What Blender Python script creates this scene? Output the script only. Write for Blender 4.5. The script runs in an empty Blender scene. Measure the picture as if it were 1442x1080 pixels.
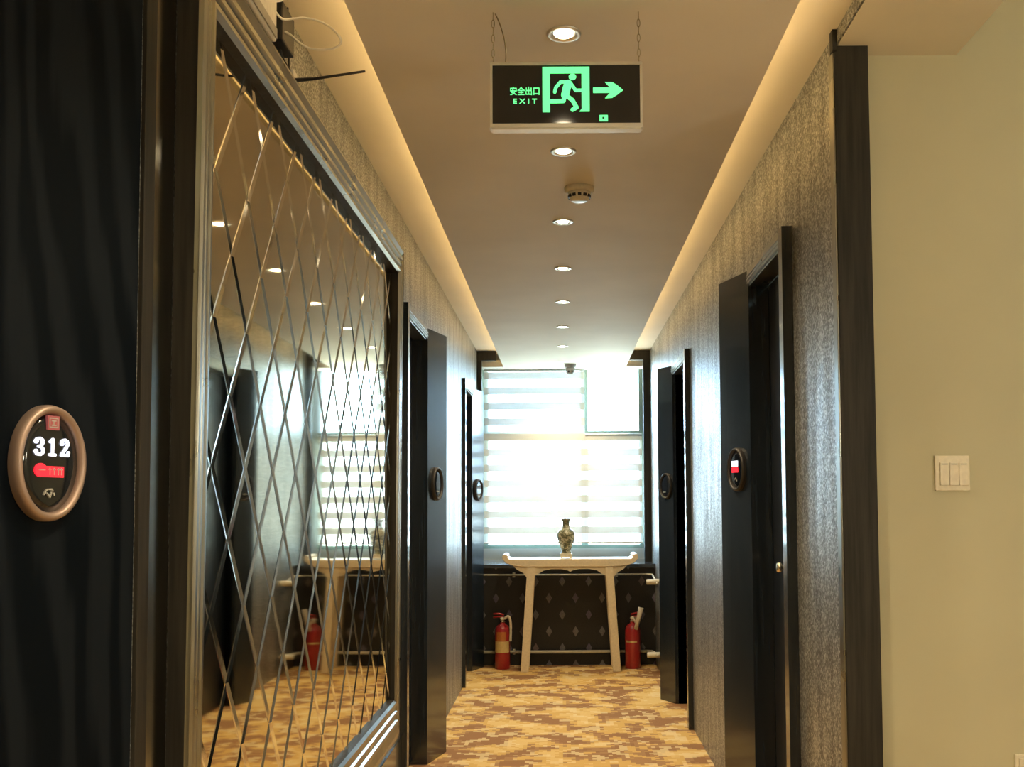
import bpy, bmesh, math, random
from mathutils import Vector, Matrix
random.seed(7)
D=bpy.data; S=bpy.context.scene; COL=S.collection
PI=math.pi
# ------------------------------------------------------------------ materials
def mat(name, col=(.5,.5,.5), rough=.5, metal=0., coat=0., emit=None, es=0., spec=.5, coat_r=.1):
    m=D.materials.new(name); m.use_nodes=True
    b=m.node_tree.nodes['Principled BSDF']
    b.inputs['Base Color'].default_value=(*col,1); b.inputs['Roughness'].default_value=rough
    b.inputs['Metallic'].default_value=metal; b.inputs['Coat Weight'].default_value=coat
    b.inputs['Coat Roughness'].default_value=coat_r
    b.inputs['Specular IOR Level'].default_value=spec
    if emit: b.inputs['Emission Color'].default_value=(*emit,1); b.inputs['Emission Strength'].default_value=es
    return m
class N:
    """small node helper"""
    def __init__(s,m): s.t=m.node_tree; s.b=s.t.nodes['Principled BSDF']; s.co=s.t.nodes.new('ShaderNodeTexCoord')
    def n(s,k,**kw):
        x=s.t.nodes.new(k)
        for a,v in kw.items(): setattr(x,a,v)
        return x
    def l(s,a,b): s.t.links.new(a,b)
    def map(s,sc,rot=(0,0,0)):
        x=s.n('ShaderNodeMapping'); x.inputs['Scale'].default_value=sc; x.inputs['Rotation'].default_value=rot
        s.l(s.co.outputs['Object'],x.inputs['Vector']); return x.outputs[0]
    def noise(s,v,scale,detail=2,rough=.5,dist=0):
        x=s.n('ShaderNodeTexNoise'); x.inputs['Scale'].default_value=scale; x.inputs['Detail'].default_value=detail
        x.inputs['Roughness'].default_value=rough; x.inputs['Distortion'].default_value=dist
        if v is not None: s.l(v,x.inputs['Vector'])
        return x.outputs['Fac']
    def ramp(s,f,stops,const=False):
        x=s.n('ShaderNodeValToRGB'); r=x.color_ramp
        if const: r.interpolation='CONSTANT'
        while len(r.elements)<len(stops): r.elements.new(.5)
        for e,(p,c) in zip(r.elements,stops):
            e.position=p; e.color=(*c,1) if len(c)==3 else c
        s.l(f,x.inputs[0]); return x.outputs[0]
    def math(s,op,a,b=None,c=None):
        x=s.n('ShaderNodeMath',operation=op)
        for i,v in enumerate((a,b,c)):
            if v is None: continue
            if isinstance(v,(int,float)): x.inputs[i].default_value=v
            else: s.l(v,x.inputs[i])
        return x.outputs[0]
    def mix(s,f,a,b,mode='MIX'):
        x=s.n('ShaderNodeMix',data_type='RGBA',blend_type=mode)
        for i,v in ((0,f),(6,a),(7,b)):
            if isinstance(v,(int,float)): x.inputs[i].default_value=v
            elif isinstance(v,tuple): x.inputs[i].default_value=(*v,1)
            else: s.l(v,x.inputs[i])
        return x.outputs[2]
    def bump(s,h,st=.3,d=.002):
        x=s.n('ShaderNodeBump'); x.inputs['Strength'].default_value=st; x.inputs['Distance'].default_value=d
        s.l(h,x.inputs['Height']); s.l(x.outputs[0],s.b.inputs['Normal'])
    def set(s,k,o): s.l(o,s.b.inputs[k])

M={}
def paint(name,c,rough=.6,amt=.04):
    m=mat(name,c,rough); n=N(m); f=n.noise(n.map((1,1,1)),2.5,3)
    n.set('Base Color',n.ramp(f,[(.3,tuple(x*(1-amt) for x in c)),(.7,tuple(min(1,x*(1+amt)) for x in c))]))
    f2=n.noise(n.map((1,1,1)),300,2); n.bump(f2,.08,.001); return m
M['ceiling']=paint('ceiling_paint',(.90,.86,.78),.7)
M['upper']=paint('upper_ceiling_paint',(.74,.68,.58),.7)
M['cream']=paint('cream_wall_paint',(.56,.535,.37),.65)
M['bulk']=paint('bulkhead_paint',(.74,.68,.55),.7)
M['frame_white']=mat('aluminium_frame_paint',(.55,.60,.58),.4)
M['sash']=mat('window_sash_paint',(.20,.25,.20),.45)
# dark veneer with grain
def wood(name,c1,c2,rough,coat=.3,spec=.5,cath=False):
    m=mat(name,c1,rough,0,coat); n=N(m)
    v=n.map((60,60,3)); f=n.noise(v,1,4,.6)
    if cath:
        v2=n.map((7,7,1.1)); w=n.n('ShaderNodeTexWave',wave_type='BANDS',bands_direction='DIAGONAL'); w.inputs['Scale'].default_value=.9
        w.inputs['Distortion'].default_value=9; w.inputs['Detail'].default_value=3; n.l(v2,w.inputs['Vector'])
        f=n.math('MULTIPLY_ADD',w.outputs['Fac'],.55,n.math('MULTIPLY',f,.45))
    n.set('Base Color',n.ramp(f,[(.35,c1),(.68,c2)])); n.bump(f,.25,.0008); n.b.inputs['Specular IOR Level'].default_value=spec; return m
M['wood']=wood('black_oak_veneer',(.005,.009,.014),(.018,.026,.036),.26,.6)
M['wood_panel']=wood('black_oak_panel',(.002,.004,.007),(.008,.011,.016),.6,.0,spec=.06,cath=True)
M['door']=wood('blue_black_door_veneer',(.003,.006,.012),(.009,.014,.024),.4,.2)
M['trimdark']=wood('dark_trim_veneer',(.014,.013,.011),(.035,.032,.026),.6,0,spec=.3)
# glittering streaked wallpaper
def wallpaper():
    m=mat('glitter_wallpaper',(.3,.28,.24),.42,.5); n=N(m)
    v=n.map((1,1,1)); g=n.noise(v,130,3,.7)
    st=n.noise(n.map((16,16,2.2)),1,3,.55)
    f=n.math('ADD',n.math('MULTIPLY',g,.85),n.math('MULTIPLY',st,.16))
    n.set('Base Color',n.ramp(f,[(.42,(.10,.095,.085)),(.53,(.30,.31,.30)),(.66,(.74,.76,.74))]))
    n.set('Roughness',n.ramp(st,[(.4,(.44,.44,.44)),(.62,(.34,.34,.34))]))
    n.bump(g,.35,.0015); return m
M['paper']=wallpaper()
def motif():
    m=mat('diamond_motif_wallpaper',(.02,.02,.02),.45); n=N(m)
    s=n.n('ShaderNodeSeparateXYZ'); n.l(n.co.outputs['Object'],s.inputs[0])
    def lat(ox,oz):
        a=n.math('SUBTRACT',n.math('FRACT',n.math('MULTIPLY_ADD',s.outputs[0],1/.22,ox)),.5)
        b=n.math('SUBTRACT',n.math('FRACT',n.math('MULTIPLY_ADD',s.outputs[2],1/.275,oz)),.5)
        q=n.math('ADD',n.math('MULTIPLY',n.math('ABSOLUTE',a),.22/.026),n.math('MULTIPLY',n.math('ABSOLUTE',b),.275/.044))
        return n.math('LESS_THAN',q,1)
    k=n.math('MAXIMUM',lat(.5,.0),lat(0,.5))
    tone=n.ramp(n.noise(n.map((1,1,1)),5,1),[(.35,(.17,.13,.13)),(.5,(.19,.19,.19)),(.65,(.14,.12,.20))])
    g=n.noise(n.map((1,1,1)),120,3,.7)
    base=n.ramp(g,[(.35,(.005,.006,.006)),(.7,(.018,.018,.02))])
    n.set('Base Color',n.mix(n.math('MULTIPLY',k,n.ramp(g,[(.3,(.5,.5,.5)),(.6,(1,1,1))])),base,tone))
    n.bump(g,.2,.001); return m
M['motif']=motif()
def carpet():
    m=mat('patterned_carpet',(.6,.4,.2),.95,spec=.1); n=N(m)
    sn=n.n('ShaderNodeVectorMath',operation='SNAP'); n.l(n.co.outputs['Object'],sn.inputs[0]); sn.inputs[1].default_value=(.022,.016,1)
    mp=n.n('ShaderNodeMapping'); mp.inputs['Scale'].default_value=(1,1.15,1); mp.inputs['Rotation'].default_value=(0,0,.35); n.l(sn.outputs[0],mp.inputs[0])
    a=n.noise(mp.outputs[0],3.5,4,.6,.3)
    mp2=n.n('ShaderNodeMapping'); mp2.inputs['Location'].default_value=(7.3,2.1,4); n.l(sn.outputs[0],mp2.inputs[0])
    b=n.noise(mp2.outputs[0],8.5,3,.6)
    ca=n.ramp(a,[(0,(.36,.19,.085)),(.455,(.44,.25,.11)),(.50,(.72,.46,.15)),(.565,(.80,.56,.22))],True)
    cb=n.ramp(b,[(0,(0,0,0)),(.56,(1,1,1))],True)
    c=n.mix(n.math('MULTIPLY',cb,.7),ca,(.86,.68,.36))
    t=n.noise(n.map((1,1,1)),420,2,.7)
    c=n.mix(.35,c,n.ramp(t,[(.3,(.55,.5,.45)),(.7,(1,1,1))]),'MULTIPLY')
    n.set('Base Color',c); n.bump(t,.6,.004); return m
M['carpet']=carpet()
def brushed(name,c,rough,sc=(9,9,9),metal=1.):
    m=mat(name,c,rough,metal); n=N(m); f=n.noise(n.map(sc),1,2)
    n.set('Roughness',n.ramp(f,[(.3,(rough*.8,)*3),(.7,(rough*1.25,)*3)])); return m
M['moulding']=brushed('champagne_metal_moulding',(.34,.33,.28),.32)
M['strip']=brushed('polished_metal_strip',(.24,.235,.20),.14,(3,3,3))
M['alu']=brushed('aluminium',(.80,.79,.74),.38)
M['steel']=brushed('steel_wire',(.42,.36,.22),.35,(40,40,40))
M['darkbronze']=brushed('dark_bronze',(.045,.042,.04),.4,(30,30,30),.4)
M['bronze']=brushed('rose_bronze',(.40,.30,.25),.45,(30,30,30),.6)
m=mat('bevelled_mirror',(.60,.56,.48),.035,1.); M['mirror']=m
n=N(m); n.set('Base Color',n.ramp(n.noise(n.map((1,1,1)),1.3,1),[(.3,(.60,.53,.36)),(.7,(.66,.58,.40))]))
m=mat('mirror_bevel',(.86,.82,.70),.09,1.); M['bevel']=m
n=N(m); n.bump(n.noise(n.map((1,1,1)),40,1),.1,.001)
def plain(name,c,rough=.5,**k):
    m=mat(name,c,rough,**k); n=N(m); f=n.noise(n.map((1,1,1)),60,2)
    n.set('Base Color',n.ramp(f,[(.3,tuple(x*.93 for x in c)),(.7,tuple(min(1,x*1.06) for x in c))])); return m
M['black_gloss']=plain('black_glass',(.006,.008,.012),.08,coat=.5,coat_r=.03)
M['black']=plain('black_plastic',(.015,.015,.017),.4)
M['white_plastic']=plain('ivory_plastic',(.78,.72,.56),.35)
M['white']=plain('white_plastic',(.80,.78,.72),.4)
M['grey']=plain('grey_plastic',(.35,.34,.32),.4)
M['table']=plain('cream_lacquer',(.80,.68,.46),.35,coat=.3)
M['red']=plain('red_enamel',(.42,.02,.025),.3,coat=.5)
M['label']=plain('yellow_paper_label',(.68,.50,.20),.6)
M['paleplastic']=plain('pale_hose',(.75,.65,.48),.5)
M['orange']=plain('orange_print',(.55,.18,.04),.5)
M['pipe']=plain('cream_pipe_paint',(.62,.58,.45),.4)
M['sill']=plain('dark_polished_stone',(.05,.06,.07),.15,coat=.5)
M['brass']=brushed('satin_nickel',(.72,.66,.52),.25,(60,60,60))
def lit(name,c,e,s): return mat(name,c,.4,emit=e,es=s)
M['green']=lit('green_lit_film',(.05,.5,.15),(.13,1,.27),1.05)
M['digit']=lit('white_led_digit',(.8,.8,.9),(.80,.84,1),1.0)
M['redlit']=lit('red_led',(.6,.02,.03),(1,.02,.04),.9)
M['logo']=lit('dim_red_emblem',(.30,.08,.08),(.6,.15,.15),.16)
M['faint']=plain('silver_print',(.45,.45,.42),.4)
M['lens']=lit('warm_lamp_lens',(1,.9,.7),(1,.83,.55),26)
M['led']=lit('warm_led_strip',(1,.8,.4),(1,.70,.30),12)
M['fill_glow']=lit('fill_globe_glow',(1,.95,.85),(1,.92,.72),34)  # glow of the added, unseen fill globes
def vase_mat():
    m=mat('painted_porcelain',(.5,.5,.4),.2,coat=.6); n=N(m)
    f=n.noise(n.map((1,1,1)),38,2,.5,1.2); z=n.noise(n.map((1,1,3)),14,1)
    n.set('Base Color',n.ramp(n.math('ADD',n.math('MULTIPLY',f,.7),n.math('MULTIPLY',z,.3)),[(.40,(.10,.11,.07)),(.5,(.26,.25,.14)),(.6,(.62,.60,.45))]))
    return m
M['vase']=vase_mat()
def fabric(name,transp,transl,col):
    m=D.materials.new(name); m.use_nodes=True; t=m.node_tree; t.nodes.remove(t.nodes['Principled BSDF'])
    out=t.nodes['Material Output']
    d=t.nodes.new('ShaderNodeBsdfDiffuse'); d.inputs[0].default_value=(*col,1)
    l=t.nodes.new('ShaderNodeBsdfTranslucent'); l.inputs[0].default_value=(*col,1)
    p=t.nodes.new('ShaderNodeBsdfTransparent')
    w=t.nodes.new('ShaderNodeTexNoise'); w.inputs['Scale'].default_value=500
    a=t.nodes.new('ShaderNodeMixShader'); a.inputs[0].default_value=transl
    b=t.nodes.new('ShaderNodeMixShader')
    mr=t.nodes.new('ShaderNodeMapRange'); mr.inputs['To Min'].default_value=transp-.02; mr.inputs['To Max'].default_value=transp+.02
    t.links.new(w.outputs[0],mr.inputs[0]); t.links.new(mr.outputs[0],b.inputs[0])
    t.links.new(d.outputs[0],a.inputs[1]); t.links.new(l.outputs[0],a.inputs[2])
    t.links.new(a.outputs[0],b.inputs[1]); t.links.new(p.outputs[0],b.inputs[2]); t.links.new(b.outputs[0],out.inputs[0]); return m
M['sheer']=fabric('sheer_blind_band',.58,.008,(.95,.96,.93))
M['dense']=fabric('dense_blind_band',.118,.012,(.90,.90,.84))
m=D.materials.new('window_glass'); m.use_nodes=True; t=m.node_tree; t.nodes.remove(t.nodes['Principled BSDF'])
g=t.nodes.new('ShaderNodeBsdfGlossy'); g.inputs['Roughness'].default_value=.02; p=t.nodes.new('ShaderNodeBsdfTransparent'); p.inputs[0].default_value=(.93,.97,.95,1)
x=t.nodes.new('ShaderNodeMixShader'); x.inputs[0].default_value=.06
t.links.new(p.outputs[0],x.inputs[1]); t.links.new(g.outputs[0],x.inputs[2]); t.links.new(x.outputs[0],t.nodes['Material Output'].inputs[0]); M['glass']=m

# ------------------------------------------------------------------ mesh helpers
def box(bm,a,b,mi=0,bev=0):
    x0,y0,z0=a; x1,y1,z1=b
    vs=[bm.verts.new(p) for p in ((x0,y0,z0),(x1,y0,z0),(x1,y1,z0),(x0,y1,z0),(x0,y0,z1),(x1,y0,z1),(x1,y1,z1),(x0,y1,z1))]
    fs=[bm.faces.new([vs[i] for i in q]) for q in ((0,3,2,1),(4,5,6,7),(0,1,5,4),(1,2,6,5),(2,3,7,6),(3,0,4,7))]
    for f in fs: f.material_index=mi
    if bev>0:
        es={e for f in fs for e in f.edges}
        r=bmesh.ops.bevel(bm,geom=list(es),offset=bev,segments=2,affect='EDGES',profile=.6)
        for f in r['faces']: f.material_index=mi
def prism(bm,pts,axis,a,b,mi=0):
    """polygon pts extruded along axis 'x','y','z' from a to b; pts in the two other axes in order"""
    def P(u,v,w): return {'x':(w,u,v),'y':(u,w,v),'z':(u,v,w)}[axis]
    A=[bm.verts.new(P(u,v,a)) for u,v in pts]; B=[bm.verts.new(P(u,v,b)) for u,v in pts]; n=len(pts)
    fs=[bm.faces.new(A[::-1]),bm.faces.new(B)]
    for i in range(n): fs.append(bm.faces.new((A[i],A[(i+1)%n],B[(i+1)%n],B[i])))
    for f in fs: f.material_index=mi
    bmesh.ops.recalc_face_normals(bm,faces=fs)
def lathe(bm,prof,seg=32,T=None,sx=1,sy=1,mi=0,cap=True):
    """prof [(r,z)] about z"""
    T=T or Matrix(); rings=[]; new=[]
    for r,z in prof:
        if r<=1e-6: rings.append([bm.verts.new(T@Vector((0,0,z)))]); continue
        rings.append([bm.verts.new(T@Vector((r*sx*math.cos(2*PI*k/seg),r*sy*math.sin(2*PI*k/seg),z))) for k in range(seg)])
    for A,B in zip(rings,rings[1:]):
        for k in range(seg):
            if len(A)==1 and len(B)==1: continue
            if len(A)==1: q=(A[0],B[k],B[(k+1)%seg])
            elif len(B)==1: q=(A[k],A[(k+1)%seg],B[0])
            else: q=(A[k],A[(k+1)%seg],B[(k+1)%seg],B[k])
            new.append(bm.faces.new(q))
    if cap:
        for R in (rings[0],rings[-1]):
            if len(R)>1: new.append(bm.faces.new(R))
    for f in new: f.smooth=True; f.material_index=mi
    bmesh.ops.recalc_face_normals(bm,faces=new)
def tube(bm,pts,r,seg=10,mi=0,closed=False):
    pts=[Vector(p) for p in pts]; n=len(pts); rings=[]; up=Vector((0,0,1)); new=[]
    for i,p in enumerate(pts):
        a=pts[(i-1)%n] if (closed or i>0) else p; b=pts[(i+1)%n] if (closed or i<n-1) else p
        t=(b-a).normalized(); u=t.cross(up)
        if u.length<.05: u=t.cross(Vector((1,0,0)))
        u.normalize(); w=t.cross(u).normalized()
        if rings and u.dot(lu)<0: u=-u; w=-w
        lu=u
        rr=r[i] if isinstance(r,(list,tuple)) else r
        rings.append([bm.verts.new(p+(u*math.cos(2*PI*k/seg)+w*math.sin(2*PI*k/seg))*rr) for k in range(seg)])
    prs=list(zip(rings,rings[1:]))+([(rings[-1],rings[0])] if closed else [])
    for A,B in prs:
        for k in range(seg): new.append(bm.faces.new((A[k],A[(k+1)%seg],B[(k+1)%seg],B[k])))
    if not closed: new+= [bm.faces.new(rings[0]),bm.faces.new(rings[-1])]
    for f in new: f.smooth=True; f.material_index=mi
    bmesh.ops.recalc_face_normals(bm,faces=new)
def spline(pts,k=8):
    P=[Vector(p) for p in pts]; out=[]
    for i in range(len(P)-1):
        a=P[max(i-1,0)];b=P[i];c=P[i+1];d=P[min(i+2,len(P)-1)]
        for j in range(k):
            t=j/k; out.append(.5*((2*b)+(c-a)*t+(2*a-5*b+4*c-d)*t*t+(3*b-a-3*c+d)*t**3))
    out.append(P[-1]); return out
def stroke(bm,pts,w,y0,y1,mi=0,round_=True):
    """flat brush stroke in the XZ plane"""
    for (a,b),(c,d) in zip(pts,pts[1:]):
        L=math.hypot(c-a,d-b)
        if L<1e-9: continue
        nx,nz=-(d-b)/L*w/2,(c-a)/L*w/2
        prism(bm,[(a+nx,b+nz),(a-nx,b-nz),(c-nx,d-nz),(c+nx,d+nz)],'y',y0,y1,mi)
    if round_:
        for a,b in pts: prism(bm,[(a+w/2*math.cos(q*PI/6),b+w/2*math.sin(q*PI/6)) for q in range(12)],'y',y0,y1,mi)
def obj(name,bm,mats,parent=None,label=None,smooth=None):
    me=D.meshes.new(name); bm.to_mesh(me); bm.free()
    for k in (mats if isinstance(mats,(list,tuple)) else [mats]): me.materials.append(M[k])
    o=D.objects.new(name,me); COL.objects.link(o)
    if parent: o.parent=parent
    if label: o['label']=label
    return o
def empty(name,loc=(0,0,0),rz=0):
    o=D.objects.new(name,None); COL.objects.link(o); o.location=loc; o.rotation_euler=(0,0,rz); o.empty_display_size=.05; return o
def tag(o,label,cat,group=None,kind=None):
    o['label']=label; o['category']=cat
    if group: o['group']=group
    if kind: o['kind']=kind
    return o
def struct(o,label=None,cat=None):
    o['kind']='structure'
    if label: o['label']=label
    if cat: o['category']=cat
    return o
def BM(): return bmesh.new()
def boxes(name,mats,*bs,parent=None,bev=0,label=None):
    bm=BM()
    for b in bs: box(bm,b[0],b[1],b[2] if len(b)>2 else 0,bev)
    return obj(name,bm,mats,parent,label)

# ------------------------------------------------------------------ setting
XL,XR=-.73,.773; YB=-2.6; HT=2.265; UP=2.66; DR=2.54; YE=9.0
struct(boxes('floor','carpet',((-1.3,YB-.1,-.1),(3.3,9.3,0))),'patterned gold, cream and brown carpet along the corridor','floor')
# left wall
struct(boxes('wall_left','paper',
  ((-.95,YB,0),(XL,.62,UP)),((-.95,.62,HT),(XL,1.70,UP)),((-.95,1.70,0),(XL,4.53,UP)),((-.95,4.53,HT),(XL,5.20,UP)),
  ((-.95,5.20,0),(XL,7.33,UP)),((-.95,7.33,HT),(XL,8.06,UP)),((-.95,8.06,0),(XL,9.1,UP)),((-.99,.5,0),(-.95,1.9,UP)),((-.99,4.4,0),(-.95,5.4,UP)),((-.99,7.2,0),(-.95,8.2,UP))),
  'corridor wall on the left with glittering silver-black wallpaper','wall')
struct(boxes('wall_right','paper',
  ((XR,2.762,0),(.86,3.30,UP)),((XR,3.30,HT),(.95,3.93,UP)),((XR,3.93,0),(.95,5.97,UP)),((XR,5.97,HT),(.95,6.70,UP)),
  ((XR,6.70,0),(.95,9.1,UP)),((.95,3.1,0),(.99,4.1,UP)),((.95,5.8,0),(.99,6.9,UP)),((XR,YB,2.62),(.779,2.715,UP+.3))),
  'corridor wall on the right with glittering silver-grey streaked wallpaper','wall')
struct(boxes('wall_lobby','cream',((.862,2.78,0),(3.3,2.92,3.0))),'plain cream painted wall at the right edge','wall')
struct(boxes('wall_side','cream',((3.2,YB,0),(3.3,2.78,3.0))),'cream lobby wall','wall')
struct(boxes('wall_back','cream',((-1.0,YB-.1,0),(3.3,YB,3.0))),'cream wall behind the viewer','wall')
struct(boxes('wall_far','motif',((XL,8.30,0),(XR,8.95,.80))),'black low wall under the window with small grey diamond motifs','wall')
struct(boxes('wall_window','frame_white',((XL,8.95,.80),(XR,9.10,.93)),((XL,8.95,.93),(-.712,9.10,2.7)),((.736,8.95,.93),(XR,9.10,2.7)),((-.712,8.95,2.58),(.736,9.10,2.7))))
struct(boxes('ceiling','ceiling',((-.51,YB,DR),(.575,8.95,DR+.022))),'cream dropped ceiling panel down the middle of the corridor','ceiling')
struct(boxes('ceiling_upper','upper',((-1.0,YB,UP),(XR,9.1,UP+.1))),'cream upper ceiling in the light slots','ceiling')
struct(boxes('ceiling_lobby','bulk',((1.134,YB,2.95),(3.3,2.78,3.05)),((.80,YB,2.93),(1.134,2.78,3.05))),'lobby ceiling','ceiling')
struct(boxes('ceiling_bulkhead','bulk',((.779,YB,2.618),(1.134,2.78,2.93))),'cream bulkhead beam against the corridor corner','ceiling')
# trims
def trim(n,mats,*bs,bev=.0015,label=None): return struct(boxes('trim_%d'%n,mats,*bs,bev=bev),label,'trim')
trim(1,'trimdark',((.768,2.715,0),(.862,2.762,2.6175)),((.760,2.705,2.60),(.774,2.735,UP)),label='dark wooden corner trim between streaked wallpaper and cream wall')
trim(2,'moulding',((.763,2.722,0),(.7695,2.760,2.60)))
trim(3,'trimdark',((XL,8.58,2.575),(-.565,8.64,UP-.002)),((XL,8.58,.83),(-.69,8.64,2.575)),label='dark trim closing the left ceiling slot')
trim(4,'trimdark',((.598,8.58,2.575),(XR,8.64,UP-.002)),((.712,8.58,.83),(XR,8.64,2.575)),label='dark trim closing the right ceiling slot')
trim(5,'ceiling',((XL,8.74,DR),(-.512,8.95,2.60)),((.577,8.74,DR),(XR,8.95,2.60)))
trim(6,'sill',((XL,8.27,.80),(XR,8.95,.83)),label='dark polished window sill')
trim(7,'strip',((-.7335,1.748,0),(-.7245,1.838,UP-.01)),label='glossy metal strip beside the door marked 312')
trim(8,'trimdark',((-.735,1.702,0),(-.7225,1.7465,UP-.01)),label='narrow dark trim at the edge of the 312 panel')
trim(9,'wood',((XL,1.95,0),(-.722,4.5,.30)),label='dark skirting board under the mirror')

# ------------------------------------------------------------------ doors
def door(n,side,xc,yc,xp0,yp0,xp1,yp1,ztop=HT,knob=.045,label=None):
    """side -1 left, +1 right; casing edge xc at yc; angled panel (xp0,yp0)-(xp1,yp1)"""
    xw=XL if side<0 else XR
    r=empty('door_%d'%n,(xw,yc,0)); struct(r,label,'door'); inv=Vector((xw,yc,0))
    def lb(name,mats,*bs,bev=.001,parent=r,label=None):
        bm=BM()
        for a,b in bs:
            lo=[min(p,q) for p,q in zip(a,b)]; hi=[max(p,q) for p,q in zip(a,b)]
            box(bm,[p-q for p,q in zip(lo,inv)],[p-q for p,q in zip(hi,inv)],0,bev)
        return obj(name,bm,mats,parent,label)
    xl=xw+side*.055
    leaf=lb('door_leaf','door',((xl,yc+.075,0.01),(xl+side*.045,yp0-.005,ztop-.062)))
    lb('casing','wood',((xc,yc,0),(xw+side*.002,yc+.055,ztop)),((xc+side*.018,yc+.055,0),(xw+side*.06,yc+.074,ztop-.06)))
    zt=ztop
    lb('door_header','moulding',((xc+side*.004,yc+.056,zt-.055),(xw+side*.05,yp0-.001,zt-.002)),((xc+side*.012,yc+.056,zt-.063),(xw+side*.05,yp0-.001,zt-.056)),((xc,yc+.056,zt-.03),(xc+side*.004,yp0-.001,zt-.022)),((xc,yc+.056,zt-.045),(xc+side*.004,yp0-.001,zt-.039)))
    bm=BM(); xb=xw+side*.0
    pts=[(xp0-inv.x,yp0-inv.y),(xp1-inv.x,yp1-inv.y),(xw-inv.x,yp1+.012-inv.y),(xw+side*.06-inv.x,yp0+.02-inv.y),(xw+side*.06-inv.x,yp0-inv.y)]
    prism(bm,pts,'z',0,ztop-.001); obj('angled_panel',bm,'wood',r)
    if knob:
        bm=BM(); T=Matrix.Translation((xl-xw-side*.0,knob+.075,1.107-.0))@Matrix.Rotation(-side*PI/2,4,'Y')
        lathe(bm,[(.022,0),(.022,.004),(.008,.006),(.008,.030),(.017,.034),(.019,.042),(.015,.050),(0,.052)],20,T)
        k=obj('door_knob',bm,'brass',leaf)
        bm=BM(); box(bm,(min(xl-xw,xl-xw-side*.003),knob+.053,.96),(max(xl-xw,xl-xw-side*.003),knob+.097,1.14),0,.001)
        obj('lock_plate',bm,'brass' if 0 else 'black',leaf)
    return r
door(1,-1,-.697,4.505,-.700,5.195,-.632,5.459,label='nearer black door on the left, just past the mirror')
door(2,-1,-.706,7.304,-.722,8.02,-.645,8.21,label='farther black door on the left, next to the window')
door(3,1,.738,3.277,.747,3.921,.669,4.166,knob=.265,label='nearer black door on the right, with a lit oval sign')
door(4,1,.742,5.943,.752,6.70,.667,6.86,label='farther black door on the right, near the window')
# near left doorway, its splayed panel faces the camera
r=struct(empty('door_5',(XL,1.70,0)),'black wood-grained splayed door panel marked 312','door')
bm=BM(); prism(bm,[(0,0),(-.101,-.335),(-.16,-.335),(-.16,0)],'z',0,UP-.012); obj('angled_panel',bm,'wood_panel',r)
bm=BM(); box(bm,(-.16,-1.06,0),(-.11,-.338,HT-.005)); obj('door_leaf',bm,'door',r)

# ------------------------------------------------------------------ window
w=struct(empty('window_1',(0,8.95,.93)),'bright window across the end of the corridor','window')
def wb(name,mats,*bs,bev=.002): return boxes(name,mats,*[(tuple(p-q for p,q in zip(a,(0,8.95,.93))),tuple(p-q for p,q in zip(b,(0,8.95,.93)))) for a,b in bs],parent=w,bev=bev)
wb('window_frame','sash',((-.712,8.955,.93),(-.66,9.02,2.58)),((.70,8.955,.93),(.736,9.02,2.58)),((-.66,8.955,.93),(.70,9.02,.965)),((-.66,8.955,2.545),(.70,9.02,2.58)))
wb('mullion','sash',((.175,8.957,.965),(.240,9.018,2.545)))
wb('transom','sash',((-.66,8.953,1.90),(.70,9.022,1.985)))
wb('glass_pane','glass',((-.66,9.03,.965),(.70,9.036,2.545)),bev=0)
# layered zebra blinds
def blind(x0,x1,z0,z1,label,phase):
    r=tag(empty('roller_blind',((x0+x1)/2,8.915,z0)),label,'blind')
    per=.139; z=z0+.012; bm=BM(); k=0
    hw=(x1-x0)/2
    while z<z1-.001:
        for h,mi in ((.077,0),(.062,1)):
            zz=min(z+h,z1)
            if zz>z: box(bm,(-hw,-.0008,z-z0),(hw,.0008,zz-z0),mi)
            z=zz
    obj('blind_fabric',bm,['sheer','dense'] if phase else ['dense','sheer'],r)
    bm=BM(); T=Matrix.Translation((0,0,.006)); box(bm,(-hw,-.008,0),(hw,.008,.014),0,.003); obj('bottom_rail',bm,'white',r)
    bm=BM(); lathe(bm,[(.013,-hw),(.013,hw)],16,Matrix.Translation((0,.004,z1-z0+.012))@Matrix.Rotation(PI/2,4,'Y')); obj('roller_tube',bm,'white',r)
blind(-.695,.211,.975,2.525,'left zebra roller blind, wide, reaching from the ceiling to the sill',1)
blind(.2115,.722,.975,1.935,'right zebra roller blind, narrow, covering only the lower pane',1)

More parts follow.
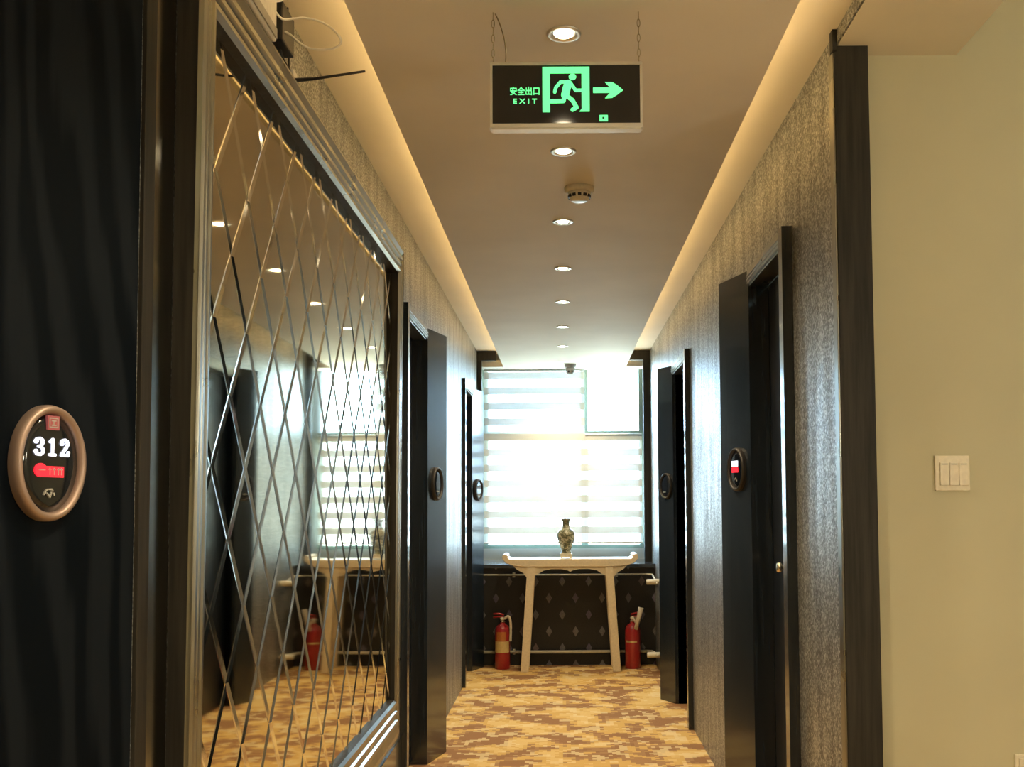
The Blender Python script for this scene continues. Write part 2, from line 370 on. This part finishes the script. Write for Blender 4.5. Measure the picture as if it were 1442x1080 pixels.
# ------------------------------------------------------------------ wall mirror
def wall_mirror():
    y0,y1,z0,z1=1.945,4.22,.52,2.335
    r=tag(empty('wall_mirror',(XL,(y0+y1)/2,z0)),'large wall mirror with diamond pattern in a ridged metallic frame','mirror')
    o=Vector((XL,(y0+y1)/2,z0))
    bm=BM(); dy,dz=.108,.155; bw=.0115; bd=.0022
    yc0,zc0=2.0,1.58+.155     # a lattice crossing
    nt=0
    L=math.hypot(dy,dz); k=bw*L/(dy*dz)     # inset ratio
    for i in range(-2,26):
        for j in range(-14,10):
            if (i+j)%2: continue
            cy=2.050+i*dy-.0; cz=1.583+j*dz
            if cy+dy<y0 or cy-dy>y1 or cz+dz<z0 or cz-dz>z1: continue
            sy,sz=.0015*random.uniform(-1,1),.0012*random.uniform(-1,1)
            def V(u,v,x): return bm.verts.new((x+u*dy*sy+v*dz*sz,cy+u*dy-o.y,cz+v*dz-o.z))
            out=[V(u,v,.006) for u,v in ((1,0),(0,1),(-1,0),(0,-1))]
            inn=[V(u*(1-k),v*(1-k),.006+bd) for u,v in ((1,0),(0,1),(-1,0),(0,-1))]
            f=bm.faces.new(inn); f.material_index=0
            for q in range(4):
                g=bm.faces.new((out[q],out[(q+1)%4],inn[(q+1)%4],inn[q])); g.material_index=1
    bmesh.ops.remove_doubles(bm,verts=bm.verts,dist=1e-6)
    for co,no in (((0,y0-o.y,0),(0,-1,0)),((0,y1-o.y,0),(0,1,0)),((0,0,0),(0,0,-1)),((0,0,z1-o.z),(0,0,1))):
        bmesh.ops.bisect_plane(bm,geom=bm.verts[:]+bm.edges[:]+bm.faces[:],plane_co=co,plane_no=no,clear_outer=True)
    for f in bm.faces:
        if f.normal.x<0: f.normal_flip()
    box(bm,(0.0005,y0-o.y,0),(.004,y1-o.y,z1-o.z),2)
    obj('mirror_glass',bm,['mirror','bevel','black'],r)
    prof=[(-.002,.0005),(-.002,.024),(.006,.032),(.016,.032),(.020,.025),(.030,.025),(.034,.032),(.044,.032),(.048,.026),(.058,.026),(.062,.034),(.074,.034),(.078,.029),(.100,.035),(.115,.031),(.115,.0005)]
    bm=BM(); rings=[]
    for q,t in prof:
        m_=1.42
        ya,yb,za,zb=y0-q*.82-o.y,y1+q*.6-o.y,-q*m_,z1-z0+q
        rings.append([bm.verts.new((t*k,a,b)) for a,b,k in ((ya,za,1),(yb,za,1),(yb,zb,1.4),(ya,zb,1.4))])
    for q,(A,B) in enumerate(zip(rings,rings[1:])):
        for c in range(4): f=bm.faces.new((A[c],A[(c+1)%4],B[(c+1)%4],B[c])); f.material_index=1 if q in (0,14) else 0
    bmesh.ops.recalc_face_normals(bm,faces=bm.faces)
    obj('mirror_frame',bm,['moulding','trimdark'],r)
wall_mirror()

# ------------------------------------------------------------------ ceiling fittings
def downlight(x,y,label,group='recessed downlights along the corridor ceiling'):
    r=tag(empty('downlight',(x,y,DR)),label,'lamp',group)
    bm=BM(); lathe(bm,[(.024,.0),(.024,-.002),(.040,-.005),(.044,-.003),(.044,0)],32,cap=False); obj('trim_ring',bm,'alu',r)
    bm=BM(); lathe(bm,[(.0235,-.0005),(.0235,-.003),(0,-.0035)],24); obj('lamp_lens',bm,'lens',r)
    l=D.lights.new('downlight_bulb','SPOT'); l.energy=SPOT_W; l.color=(1,.79,.50); l.spot_size=math.radians(125); l.spot_blend=.7; l.shadow_soft_size=.03
    lo=D.objects.new('bulb',l); COL.objects.link(lo); lo.parent=r; lo.location=(0,0,-.012)
SPOT_W=42
lbl=['recessed ceiling downlight seen directly above the hanging exit sign','recessed ceiling downlight just below the exit sign, before the smoke detector',
 'first recessed ceiling downlight beyond the smoke detector','second recessed ceiling downlight beyond the smoke detector','third recessed ceiling downlight beyond the smoke detector',
 'fourth recessed ceiling downlight beyond the smoke detector','second recessed downlight counted back from the window','last recessed downlight, right beside the window and dome camera']
for k in range(8): downlight(.012,2.473+.851*k,lbl[k])
for k in range(1,5):
    downlight(.012,2.473-.851*k,'recessed ceiling downlight behind the viewpoint')
# LED strips lying on top of the dropped ceiling's edges
for x,sd,la in ((-.485,-1,'warm LED strip in the left ceiling slot'),(.550,1,'warm LED strip in the right ceiling slot')):
    bm=BM(); box(bm,(-.006,0,0),(.006,11.2,.006)); o=obj('led_strip',bm,'led'); o.location=(x,YB+.05,DR+.0225); tag(o,la,'lamp')
# fill globes added out of view to brighten the ceiling and cream wall
for x,y in ((1.4,-.45),(2.3,.9)):
    r=tag(empty('fill_globe',(x,y,2.95)),'added unseen fill globe in the lobby, brightening the ceiling','lamp','added unseen fill globes')
    bm=BM(); lathe(bm,[(0,0),(.06,0),(.055,-.02),(0,-.025)],24); tube(bm,[(0,0,-.02),(0,0,-1.05)],.004,8); obj('fill_cord',bm,'black',r)
    bm=BM(); lathe(bm,[(0,-1.05)]+[(.13*math.sin(PI*k/16),-1.18+.13*math.cos(PI*k/16)) for k in range(1,16)]+[(0,-1.31)],28,cap=False); obj('fill_globe_ball',bm,'fill_glow',r)
# smoke detector
r=tag(empty('smoke_detector',(.073,3.72,DR)),'round cream smoke detector on the ceiling beyond the exit sign','smoke detector')
bm=BM(); lathe(bm,[(0,0),(.056,0),(.056,-.014),(.050,-.020),(0,-.020)],36); obj('detector_base',bm,'white_plastic',r)
bm=BM(); lathe(bm,[(0,-.020),(.044,-.020),(.042,-.030),(.036,-.048),(.028,-.052),(0,-.052)],36); h=obj('detector_head',bm,'white_plastic',r)
for a in range(12):
    if a%6==3 and 0: continue
    bm=BM(); box(bm,(-.0065,-.0435,-.041),(.0065,-.0375,-.031)); v=obj('vent_slot',bm,'black',h); v.rotation_euler=(0,0,a*PI/6)
# dome camera
r=tag(empty('security_camera',(.081,8.60,DR+.0005)),'small grey dome security camera on the ceiling before the window','security camera')
bm=BM(); lathe(bm,[(0,0),(.052,0),(.052,-.022),(.044,-.034),(0,-.034)],32); obj('camera_base',bm,'grey',r)
bm=BM(); lathe(bm,[(.040,-.034),(.040,-.055),(.034,-.078),(.018,-.090),(0,-.093)],32); obj('camera_dome',bm,'grey',r)
for dx in (-.014,.014):
    bm=BM(); lathe(bm,[(.008,0),(.008,.006),(0,.008)],14,Matrix.Translation((dx,-.036,-.066))@Matrix.Rotation(PI/2,4,'X')); obj('camera_lens',bm,'black_gloss',r)

# ------------------------------------------------------------------ exit sign
def text_mesh(s,size,depth,offset=0,sx=1,sz=1):
    c=D.curves.new('t','FONT'); c.body=s; c.size=size; c.extrude=depth; c.offset=offset; c.align_x='CENTER'; c.align_y='CENTER'
    o=D.objects.new('t',c); COL.objects.link(o); dg=bpy.context.evaluated_depsgraph_get()
    me=D.meshes.new_from_object(o.evaluated_get(dg)); D.objects.remove(o); D.curves.remove(c)
    me.transform(Matrix.Rotation(PI/2,4,'X')); me.transform(Matrix.Diagonal((sx,1,sz,1))); return me
def text(name,s,size,depth,mk,parent,loc,offset=0,sx=1,sz=1):
    me=text_mesh(s,size,depth,offset,sx,sz); me.materials.clear(); me.materials.append(M[mk])
    o=D.objects.new(name,me); COL.objects.link(o); o.parent=parent; o.location=loc; return o
def exit_sign():
    r=tag(empty('exit_sign',(.016,2.35,2.249)),'black and green running-man exit sign with arrow hanging from the ceiling','exit sign')
    W,H=.184,.162
    bm=BM()
    box(bm,(-W,0,0),(W,.030,.011),0,.001); box(bm,(-W,0,H-.008),(W,.030,H),0,.001)
    box(bm,(-W,0,.011),(-W+.006,.030,H-.008),0,.0008); box(bm,(W-.006,0,.011),(W,.030,H-.008),0,.0008)
    box(bm,(-W+.004,.0,-.004),(W-.004,.026,.0),0,.001)
    obj('sign_frame',bm,'alu',r)
    bm=BM(); box(bm,(-W+.006,.003,.011),(W-.006,.027,H-.008)); fc=obj('sign_face',bm,'black_gloss',r)
    K=.000477; X=lambda x:(x-490)*K; Z=lambda y:(478-y)*K+.0835
    def pl(bm,p,e=0): prism(bm,[(X(a),Z(b)) for a,b in p],'y',.0018-e,.003)
    def stx(bm,p,w): stroke(bm,[(X(a),Z(b)) for a,b in p],w*K,.0018,.003)
    bm=BM()
    pl(bm,[(370,338),(608,338),(608,372),(370,372)]); pl(bm,[(370,372),(408,372),(408,572),(370,572)]); pl(bm,[(568,372),(608,372),(608,570),(556,570),(568,556)])
    prism(bm,[(X(522)+19*K*math.cos(q*PI/10),Z(390)+17*K*math.sin(q*PI/10)) for q in range(20)],'y',.0018,.003)
    stx(bm,[(500,425),(492,450),(484,485)],40); stx(bm,[(505,416),(462,416),(438,444),(432,468)],17)
    stx(bm,[(514,425),(538,460),(572,460)],17); stx(bm,[(490,485),(522,512),(542,548),(522,560)],21); stx(bm,[(482,485),(476,515),(412,516)],21)
    obj('running_man_pictogram',bm,'green',r)
    bm=BM(); pl(bm,[(626,446),(712,446),(686,418),(722,418),(748,434),(778,460),(748,484),(722,500),(686,502),(712,474),(626,474)]); obj('direction_arrow',bm,'green',r)
    text('exit_lettering','E X I T',.0165,.0008,'green',r,(X(281),.0022,Z(516)),offset=.0002,sx=1.22,sz=1.0)
    text('chinese_lettering','安全出口',.0180,.0008,'green',r,(X(281),.0022,Z(466)),offset=.00015,sx=1.03,sz=1.2)
    bm=BM(); pl(bm,[(658,588),(700,588),(700,620),(658,620)]); obj('indicator_window',bm,'green',r)
    bm=BM(); pl(bm,[(672,598),(682,598),(682,608),(672,608)],.0006); obj('indicator_mark',bm,'black',r)
    def chain(px,z0,z1):
        bm=BM(); n=7; step=(z1-z0)/n; R=step*.42
        for k in range(n):
            c=z0+step*(k+.5); pts=[]
            for q in range(16):
                a=2*PI*q/16; u=.0035*math.cos(a); v=(step*.5+.0012)*math.sin(a)
                pts.append((px+(u if k%2 else 0),.014+(0 if k%2 else u),c+v))
            tube(bm,pts,.0009,6,closed=True)
        tube(bm,[(px-.006,.014,z0+.0005),(px+.006,.014,z0+.0005)],.0016,8)
        obj('hanging_chain',bm,'steel',r)
    chain(-.177,H,DR-2.249); chain(.177,H,DR-2.249)
    bm=BM(); tube(bm,spline([(-.172,.02,DR-2.249),(-.160,.018,.262),(-.150,.016,.225),(-.146,.016,.190),(-.148,.016,H-.002)]),.0015,8); obj('power_cable',bm,'steel',r)
exit_sign()

# ------------------------------------------------------------------ oval room-number signs
def glyph(bm,ch,cx,cz,w,h,t,y0,y1):
    P=lambda l:[(cx+a*w/2,cz+b*h/2) for a,b in l]
    if ch=='3': ps=[[(-.75,.62),(-.45,.88),(.1,.95),(.6,.75),(.62,.35),(.3,.05),(-.15,0)],[(.3,.0),(.72,-.3),(.7,-.7),(.2,-.95),(-.45,-.9),(-.78,-.6)]]
    elif ch=='1': ps=[[(0,-.9),(0,.92)],[(-.08,.85),(-.5,.62)],[(-.55,-.92),(.55,-.92)]]
    elif ch=='2': ps=[[(-.72,.5),(-.5,.85),(0,.95),(.5,.8),(.65,.4),(.3,0),(-.6,-.75),(-.75,-.92),(.72,-.92),(.8,-.55)]]
    for p in ps: stroke(bm,P(p),t,y0,y1)
    if ch=='3':
        for a,b in ((-.68,.58),(-.70,-.58)): stroke(bm,P([(a,b),(a+.01,b)]),t*1.5,y0,y1)
    if ch=='2': stroke(bm,P([(-.64,.48),(-.63,.48)]),t*1.5,y0,y1)
def room_sign(x,y,z,rz,label,lit=0,a=.069,b=.0885):
    r=tag(empty('room_sign',(x,y,z),rz),label,'door sign')
    R=Matrix.Rotation(PI/2,4,'X')   # lathe axis z -> -y
    bm=BM(); prof=[(1.0,.0),(1.0,.010),(.965,.017),(.90,.0195),(.84,.017),(.80,.011),(.80,.0)]
    seg=56; rings=[]
    for q,t in prof:
        ia=a-(1-q)*.0885*.80; ib=b-(1-q)*.0885*.80
        rings.append([bm.verts.new((ia*math.cos(2*PI*k/seg),-t,ib*math.sin(2*PI*k/seg))) for k in range(seg)])
    for A,B in zip(rings,rings[1:]):
        for k in range(seg): f=bm.faces.new((A[k],A[(k+1)%seg],B[(k+1)%seg],B[k])); f.smooth=True
    bmesh.ops.recalc_face_normals(bm,faces=bm.faces); obj('sign_rim',bm,'bronze' if lit==1 else 'darkbronze',r)
    ia=a-.0146; ib=b-.0146
    bm=BM(); rings=[]
    for q,t in ((1,.004),(1,.0100),(.8,.0118),(.45,.0128),(0,.0130)):
        rings.append([bm.verts.new((ia*q*math.cos(2*PI*k/seg),-t,ib*q*math.sin(2*PI*k/seg))) for k in range(seg)] if q else [bm.verts.new((0,-t,0))])
    for A,B in zip(rings,rings[1:]):
        for k in range(seg):
            f=bm.faces.new((A[k],A[(k+1)%seg],B[(k+1)%seg],B[k]) if len(B)>1 else (A[k],A[(k+1)%seg],B[0])); f.smooth=True
    bmesh.ops.recalc_face_normals(bm,faces=bm.faces); obj('sign_face',bm,'black_gloss',r)
    y0,y1=-.0150,-.0105
    U=lambda q:(q-370)/335*a; V=lambda q:(535-q)/455*b
    if lit==1:
        bm=BM()
        for ch,c in zip('312',(250,372,490)): glyph(bm,ch,U(c),V(410),.0185,.0255,.0043,y0,y1)
        obj('number_display',bm,'digit',r)
        bm=BM(); prism(bm,[(U(265)+.0115*math.cos(q*PI/10),V(592)+.0105*math.sin(q*PI/10)) for q in range(20)],'y',y0,y1)
        prism(bm,[(U(280),V(560)),(U(480),V(560)),(U(480),V(645)),(U(280),V(645))],'y',y0,y1); rl=obj('red_status_light',bm,'redlit',r)
        bm=BM(); stroke(bm,[(U(245),V(590)),(U(300),V(590))],.0016,y0-.0006,y0)
        for q in (345,385,425,455): stroke(bm,[(U(q-10),V(585)),(U(q+10),V(585))],.0016,y0-.0006,y0); stroke(bm,[(U(q),V(575)),(U(q),V(625))],.0014,y0-.0006,y0)
        obj('status_lettering',bm,'faint',rl)
        bm=BM(); prism(bm,[(U(318),V(165)),(U(428),V(165)),(U(428),V(275)),(U(318),V(275))],'y',y0,y1); lg=obj('red_emblem',bm,'logo',r)
        bm=BM()
        for s_ in ([(335,185),(410,185),(410,255),(335,255),(335,185)],[(355,205),(392,205)],[(372,205),(372,240)],[(355,240),(392,240)]): stroke(bm,[(U(p),V(q)) for p,q in s_],.0017,y0-.0006,y0)
        obj('emblem_lines',bm,'faint',lg)
        bm=BM()
        for s_ in ([(300,780),(318,748),(332,740)],[(330,770),(350,795)],[(345,740),(372,738),(380,752)],[(368,765),(355,800)],[(390,770),(396,785)]): stroke(bm,[(U(p),V(q)) for p,q in s_],.0022,y0,y1)
        obj('fingerprint_mark',bm,'faint',r)
    elif lit==2:
        bm=BM(); prism(bm,[(-.030,.012),(-.030,.035),(.020,.035),(.020,.012)],'y',y0,y1); obj('number_display',bm,'digit',r)
        bm=BM(); prism(bm,[(-.030,-.012),(-.030,.008),(.022,.008),(.022,-.012)],'y',y0,y1); obj('red_status_light',bm,'redlit',r)
        bm=BM(); stroke(bm,[(-.012,-.042),(0,-.034),(.008,-.046)],.003,y0,y1); obj('fingerprint_mark',bm,'faint',r)
    else:
        bm=BM(); stroke(bm,[(-.018,-.040),(.004,-.040)],.007,y0,y1); obj('fingerprint_mark',bm,'faint',r)
    return r
def on_panel(x0,y0,x1,y1,f,side,z,label,lit=0):
    dx,dy=x1-x0,y1-y0; L=math.hypot(dx,dy); n=(dy/L,-dx/L) if side<0 else (-dy/L,dx/L)
    rz=math.atan2(n[0],-n[1]); room_sign(x0+dx*f+n[0]*.0006,y0+dy*f+n[1]*.0006,z,rz,label,lit)
on_panel(-.831,1.365,-.73,1.70,.437,-1,1.412,'oval bronze-rimmed sign reading 312 on the black panel at far left',1)
on_panel(-.700,5.195,-.632,5.459,.42,-1,1.447,'dark unlit oval sign beside the nearer left door',0)
on_panel(-.722,8.02,-.645,8.21,.48,-1,1.447,'small oval sign beside the farther left door, next to the window',0)
on_panel(.747,3.921,.669,4.166,.40,1,1.475,'dark oval sign with white and red lit display on the nearer right door panel',2)
on_panel(.752,6.70,.667,6.86,.42,1,1.450,'dark unlit oval sign beside the farther right door',0)

# ------------------------------------------------------------------ altar table
def altar_table():
    r=tag(empty('altar_table',(.065,8.10,0)),'cream altar table with upturned ends and splayed legs under the window','table')
    K=.00201; X=lambda q:(q-516)*K; Z=lambda q:.892-(q-250)*K
    ya,yb=-.15,.13
    top=[(275,250),(268,244),(268,236),(262,231),(252,231),(246,238),(248,250),(262,266),(290,276),(340,281),(516,281)]
    pts=[(X(a),Z(b)) for a,b in top]; full=pts+[(-a,b) for a,b in pts[-2::-1]]
    bm=BM(); prism(bm,full,'y',ya,yb)
    bmesh.ops.bevel(bm,geom=[e for e in bm.edges if abs(e.verts[0].co.y-e.verts[1].co.y)<1e-5],offset=.003,segments=1,affect='EDGES')
    obj('table_top',bm,'table',r)
    ap=[(290,276.5),(306,292),(330,305),(345,325),(368,325),(380,312),(392,308),(410,296),(440,290),(480,290),(505,295),(516,301)]
    pts=[(X(a),Z(b)) for a,b in ap]; full=pts+[(-a,b) for a,b in pts[-2::-1]]
    full=full+[(full[-1][0]*.9,Z(276.5))]; full=[(full[0][0]*.9,Z(276.5))]+full
    for y,nm in ((ya+.012,'front'),(yb-.027,'back')):
        bm=BM(); prism(bm,full,'y',y,y+.015); obj('apron',bm,'table',r)
    for s in (-1,1):
        for y in (ya+.002,yb-.042):
            bm=BM(); xt0,xt1,xb0,xb1=X(346),X(377),X(318),X(349)
            q=[(xt0,Z(281)),(xt1,Z(281)),(xb1,0),(xb0,0)]
            if s>0: q=[(-a,b) for a,b in q]
            prism(bm,q,'y',y,y+.04)
            bmesh.ops.bevel(bm,geom=bm.edges[:],offset=.004,segments=2,affect='EDGES'); obj('leg',bm,'table',r)
        bm=BM(); box(bm,(s*abs(X(345))-.012 if s>0 else X(345)-.012,ya+.043,.12),(s*abs(X(345))+.012 if s>0 else X(345)+.012,yb-.043,.15))
        if 1:
            for v in bm.verts: v.co.x+=s*.028
        obj('side_stretcher',bm,'table',r)
altar_table()
ZT=.892
r=tag(empty('vase_stand',(.034,8.07,ZT+.0002)),'low pale square stand under the vase','stand')
bm=BM(); box(bm,(-.046,-.046,.006),(.046,.046,.030),0,.003); box(bm,(-.050,-.050,.030),(.050,.050,.040),0,.003); obj('stand_body',bm,'white_plastic',r)
for sx in (-1,1):
    for sy in (-1,1): bm=BM(); box(bm,(sx*.037-.007,sy*.037-.007,0),(sx*.037+.007,sy*.037+.007,.006)); obj('stand_foot',bm,'white_plastic',r)
bm=BM(); lathe(bm,[(0,0),(.040,0),(.042,.008),(.034,.020),(.046,.050),(.062,.090),(.074,.130),(.075,.155),(.064,.178),(.040,.196),(.030,.208),(.028,.235),(.030,.262),(.042,.276),(.044,.280),(.036,.279),(.026,.262),(.024,.235)],40,cap=False)
o=obj('vase',bm,'vase'); o.location=(.034,8.07,ZT+.040); tag(o,'green and cream painted porcelain vase standing on the altar table','vase')

# ------------------------------------------------------------------ fire extinguishers
def extinguisher(x,y,label,horn):
    r=tag(empty('fire_extinguisher',(x,y,0)),label,'fire extinguisher')
    bm=BM(); lathe(bm,[(0,.0),(.058,.0),(.062,.006),(.062,.30),(.058,.325),(.042,.348),(.022,.360),(.020,.372),(0,.372)],36); obj('cylinder_body',bm,'red',r)
    bm=BM(); lathe(bm,[(.023,.3725),(.023,.385),(.016,.388),(.016,.402),(0,.402)],20); box(bm,(-.020,-.013,.394),(.026,.013,.412),0,.002); v=obj('valve',bm,'brass',r)
    for z,dz,nm in ((.404,.012,'carry_handle'),(.424,.026,'squeeze_lever')):
        bm=BM(); s=-1 if not horn else 1
        tube(bm,[(-.012*s,0,z+.006),(.030*s,0,z+.010+dz*.3),(.075*s,0,z+dz*.6)],[.009,.008,.007],8); obj(nm,bm,'red' ,v)
    bm=BM(); lathe(bm,[(0,0),(.014,0),(.014,.010),(0,.011)],16,Matrix.Translation((0,-.014,.402))@Matrix.Rotation(PI/2,4,'X')); obj('pressure_gauge',bm,'white_plastic',v)
    def lab(z0,z1,a0,a1,mk,nm):
        bm=BM(); n=14; A=[];B=[]
        for k in range(n+1):
            a=math.radians(a0+(a1-a0)*k/n); c,s=math.cos(a)*.0628,math.sin(a)*.0628; A.append(bm.verts.new((c,s,z0)));B.append(bm.verts.new((c,s,z1)))
        for k in range(n): f=bm.faces.new((A[k],A[k+1],B[k+1],B[k])); f.smooth=True
        obj(nm,bm,mk,r)
    if not horn:
        lab(.135,.225,-155,-30,'label','paper_label'); lab(.228,.300,-135,-60,'orange','printed_instructions')
        bm=BM(); tube(bm,spline([(.015,-.02,.405),(.05,-.03,.42),(.066,-.035,.38),(.068,-.04,.30),(.066,-.04,.225)]),.011,10); obj('hose',bm,'paleplastic',r)
    else:
        lab(.12,.25,-140,-70,'orange','paper_label') if 0 else lab(.325-.115,.325-.10,-150,-60,'label','paper_label')
        bm=BM(); tube(bm,spline([(.0,-.02,.402),(.03,-.035,.36),(.035,-.045,.33)]),.010,10)
        tube(bm,[(.022,-.05,.315),(.045,-.055,.40),(.066,-.05,.49)],[.017,.018,.023],12); obj('discharge_horn',bm,'paleplastic',r)
extinguisher(-.486,8.14,'red fire extinguisher with yellow label on the floor left of the altar table',False)
extinguisher(.570,8.14,'red fire extinguisher with raised pale horn right of the altar table',True)

# ------------------------------------------------------------------ heating pipes
def pipe(z,zend,label,r0,zs):
    bm=BM(); tube(bm,[(-.728,8.262,z),(.70,8.262,z)],r0,12)
    o=tag(empty('heating_pipe',(0,8.262,z)),label,'pipe')
    for v in bm.verts: v.co-=Vector((0,8.262,z))
    obj('pipe_run',bm,'pipe',o)
    bm=BM(); tube(bm,[(.70-0,0,0),(.735,-.01,0),(.742,-.05,0),(.742,-.45,zs)],r0,12); obj('pipe_return',bm,'pipe',o)
    for x in (-.4,.45):
        bm=BM(); box(bm,(x-.01,-.004,-.02),(x+.01,.036,.02),0,.002); obj('pipe_bracket',bm,'pipe',o)
    bm=BM(); lathe(bm,[(0,-.05),(.022,-.05),(.024,-.045),(.024,.045),(.022,.05),(0,.05)],16,Matrix.Translation((.715,-.38,zs*.8))@Matrix.Rotation(PI/2,4,'Y'),sx=.9)
    obj('pipe_valve',bm,'white_plastic',o)
pipe(.114,.0,'lower cream heating pipe running along the black far wall near the floor',.013,.035)
pipe(.745,.0,'upper thin heating pipe running along the black far wall below the sill',.007,-.04)

# ------------------------------------------------------------------ switch and socket
def plate(name,x0,x1,z0,z1,label,cat):
    cx,cz=(x0+x1)/2,(z0+z1)/2; w,h=(x1-x0)/2,(z1-z0)/2
    r=tag(empty(name,(cx,2.78,cz)),label,cat)
    bm=BM(); box(bm,(-w,-.007,-h),(w,-.0002,h),0,.002); obj('wall_plate',bm,'white_plastic',r); return r,w,h
r,w_,h_=plate('light_switch',1.042,1.139,1.374,1.472,'square ivory light switch with three rockers on the cream wall','light switch')
for k in range(3):
    x=-.0355+k*.0265
    bm=BM(); box(bm,(x,-.0115,-.034),(x+.0255,-.0072,.030),0,.0012); k_=obj('rocker',bm,'white_plastic',r)
    bm=BM(); box(bm,(x+.004,-.0122,.0235),(x+.021,-.0113,.0262)); obj('indicator_line',bm,'grey',k_)
r,w_,h_=plate('wall_socket',1.243,1.329,.562,.648,'ivory wall socket cut off at the bottom right corner','socket')
bm=BM(); box(bm,(-.034,-.011,-.034),(.034,-.0072,.034),0,.0015); sp=obj('socket_insert',bm,'white_plastic',r)
for x,z,a in ((-.008,-.012,.5),(.008,-.012,-.5),(-.009,.012,0),(.009,.012,0)):
    bm=BM(); box(bm,(-.001,-.0118,-.0045),(.001,-.0109,.0045)); q=obj('socket_slot',bm,'black',sp); q.location=(x,0,z); q.rotation_euler=(0,a,0)

# ------------------------------------------------------------------ router and cables above the mirror
r=tag(empty('wifi_router',(-.7298,2.05,2.450)),'long pale box-shaped router on the wall above the mirror','router')
bm=BM(); box(bm,(0,-.34,0),(.054,.275,.120),0,.006); obj('router_case',bm,'white',r)
bm=BM(); box(bm,(.0545,-.33,.004),(.058,.265,.028),0,.001); obj('front_bezel',bm,'grey',r)
for k in range(8):
    bm=BM(); box(bm,(.0542,-.2+k*.05,.05),(.0552,-.18+k*.05,.10)); obj('vent_slot',bm,'grey',r)
def cable(name,pts,rad,mk,label,group=None):
    bm=BM(); o0=Vector(pts[0]); tube(bm,[p-o0 for p in spline(pts,10)],rad,8); o=obj(name,bm,mk); o.location=o0; tag(o,label,'cable',group); return o
cable('white_cable',[(-.690,2.329,2.540),(-.686,2.40,2.546),(-.660,2.42,2.556),(-.633,2.42,2.557),(-.589,2.42,2.545),(-.555,2.42,2.519),(-.544,2.42,2.494),(-.565,2.42,2.478),(-.615,2.42,2.478),(-.643,2.42,2.491),(-.668,2.42,2.513),(-.684,2.42,2.523)],.0030,'white','thin white cable looping out over the corridor beside the router')
cable('grey_cable',[(-.700,2.329,2.560),(-.694,2.37,2.575),(-.680,2.39,2.590),(-.665,2.39,2.612),(-.66,2.39,2.655)],.0028,'white','short pale cable rising from the router to the ceiling')
r=tag(empty('power_adapter',(-.729,2.47,2.50)),'black power adapter with cable on the wall past the router','power adapter')
bm=BM(); box(bm,(0,-.06,0),(.042,.05,.10),0,.005); obj('adapter_body',bm,'black',r)
bm=BM(); tube(bm,spline([(.02,.0,.0),(.025,.01,-.02),(.03,.05,-.03),(.02,.08,0),(.015,.09,.08),(.012,.09,.155)]),.003,8); obj('adapter_cable',bm,'black',r)
r=tag(empty('antenna',(-.729,2.60,2.455)),'slim dark rod sticking out over the corridor, below the cable loop','antenna')
bm=BM(); tube(bm,[(.022,0,.022),(.08,-.02,.017),(.225,-.08,.010)],[.006,.004,.003],10); obj('antenna_rod',bm,'black',r)
bm=BM(); box(bm,(0,-.02,0),(.024,.02,.045),0,.003); obj('antenna_base',bm,'white',r)

# ------------------------------------------------------------------ light from outside, camera
wd=D.worlds.new('World'); S.world=wd; wd.use_nodes=True; t=wd.node_tree
bg=t.nodes['Background']; tc=t.nodes.new('ShaderNodeTexCoord'); sp=t.nodes.new('ShaderNodeSeparateXYZ'); rp=t.nodes.new('ShaderNodeValToRGB')
t.links.new(tc.outputs['Generated'],sp.inputs[0]); t.links.new(sp.outputs[2],rp.inputs[0])
mr=t.nodes.new('ShaderNodeMapRange'); mr.inputs['From Min'].default_value=-1; t.links.new(sp.outputs[2],mr.inputs[0]); t.links.new(mr.outputs[0],rp.inputs[0])
e=rp.color_ramp.elements; e.new(.5)
for q,(ps,c) in zip(e,((.47,(.42,.46,.43)),(.52,(.48,.71,1)),(.85,(.42,.66,1)))): q.position=ps; q.color=(*c,1)
t.links.new(rp.outputs[0],bg.inputs[0]); bg.inputs[1].default_value=29.0
l=D.lights.new('sky_portal','AREA'); l.shape='RECTANGLE'; l.size=1.46; l.size_y=1.66; l.cycles.is_portal=True
lo=D.objects.new('sky_portal',l); COL.objects.link(lo); lo.location=(.01,9.07,1.75); lo.rotation_euler=(-PI/2,0,0)

cam=D.cameras.new('camera'); co=D.objects.new('camera',cam); COL.objects.link(co); S.camera=co
cam.sensor_width=36; cam.lens=1400/1442*36; cam.shift_x=-.04828; cam.shift_y=.06424; cam.clip_start=.02
co.location=(0,0,1.35)
p=math.radians(3.0); rr=math.radians(.3)
fw=Vector((0,math.cos(p),math.sin(p))); up0=Vector((0,-math.sin(p),math.cos(p))); ri0=Vector((1,0,0))
ri=ri0*math.cos(rr)-up0*math.sin(rr); up=up0*math.cos(rr)+ri0*math.sin(rr)
mw=Matrix((ri,up,-fw)).transposed(); co.rotation_euler=mw.to_euler()
S.view_settings.view_transform='Standard'; S.view_settings.look='None'; S.view_settings.exposure=.55; S.view_settings.gamma=1
S.cycles.use_denoising=True; S.cycles.max_bounces=8; S.cycles.diffuse_bounces=4; S.cycles.glossy_bounces=5; S.cycles.transparent_max_bounces=12
S.cycles.sample_clamp_indirect=6; S.cycles.caustics_reflective=False; S.cycles.blur_glossy=.5
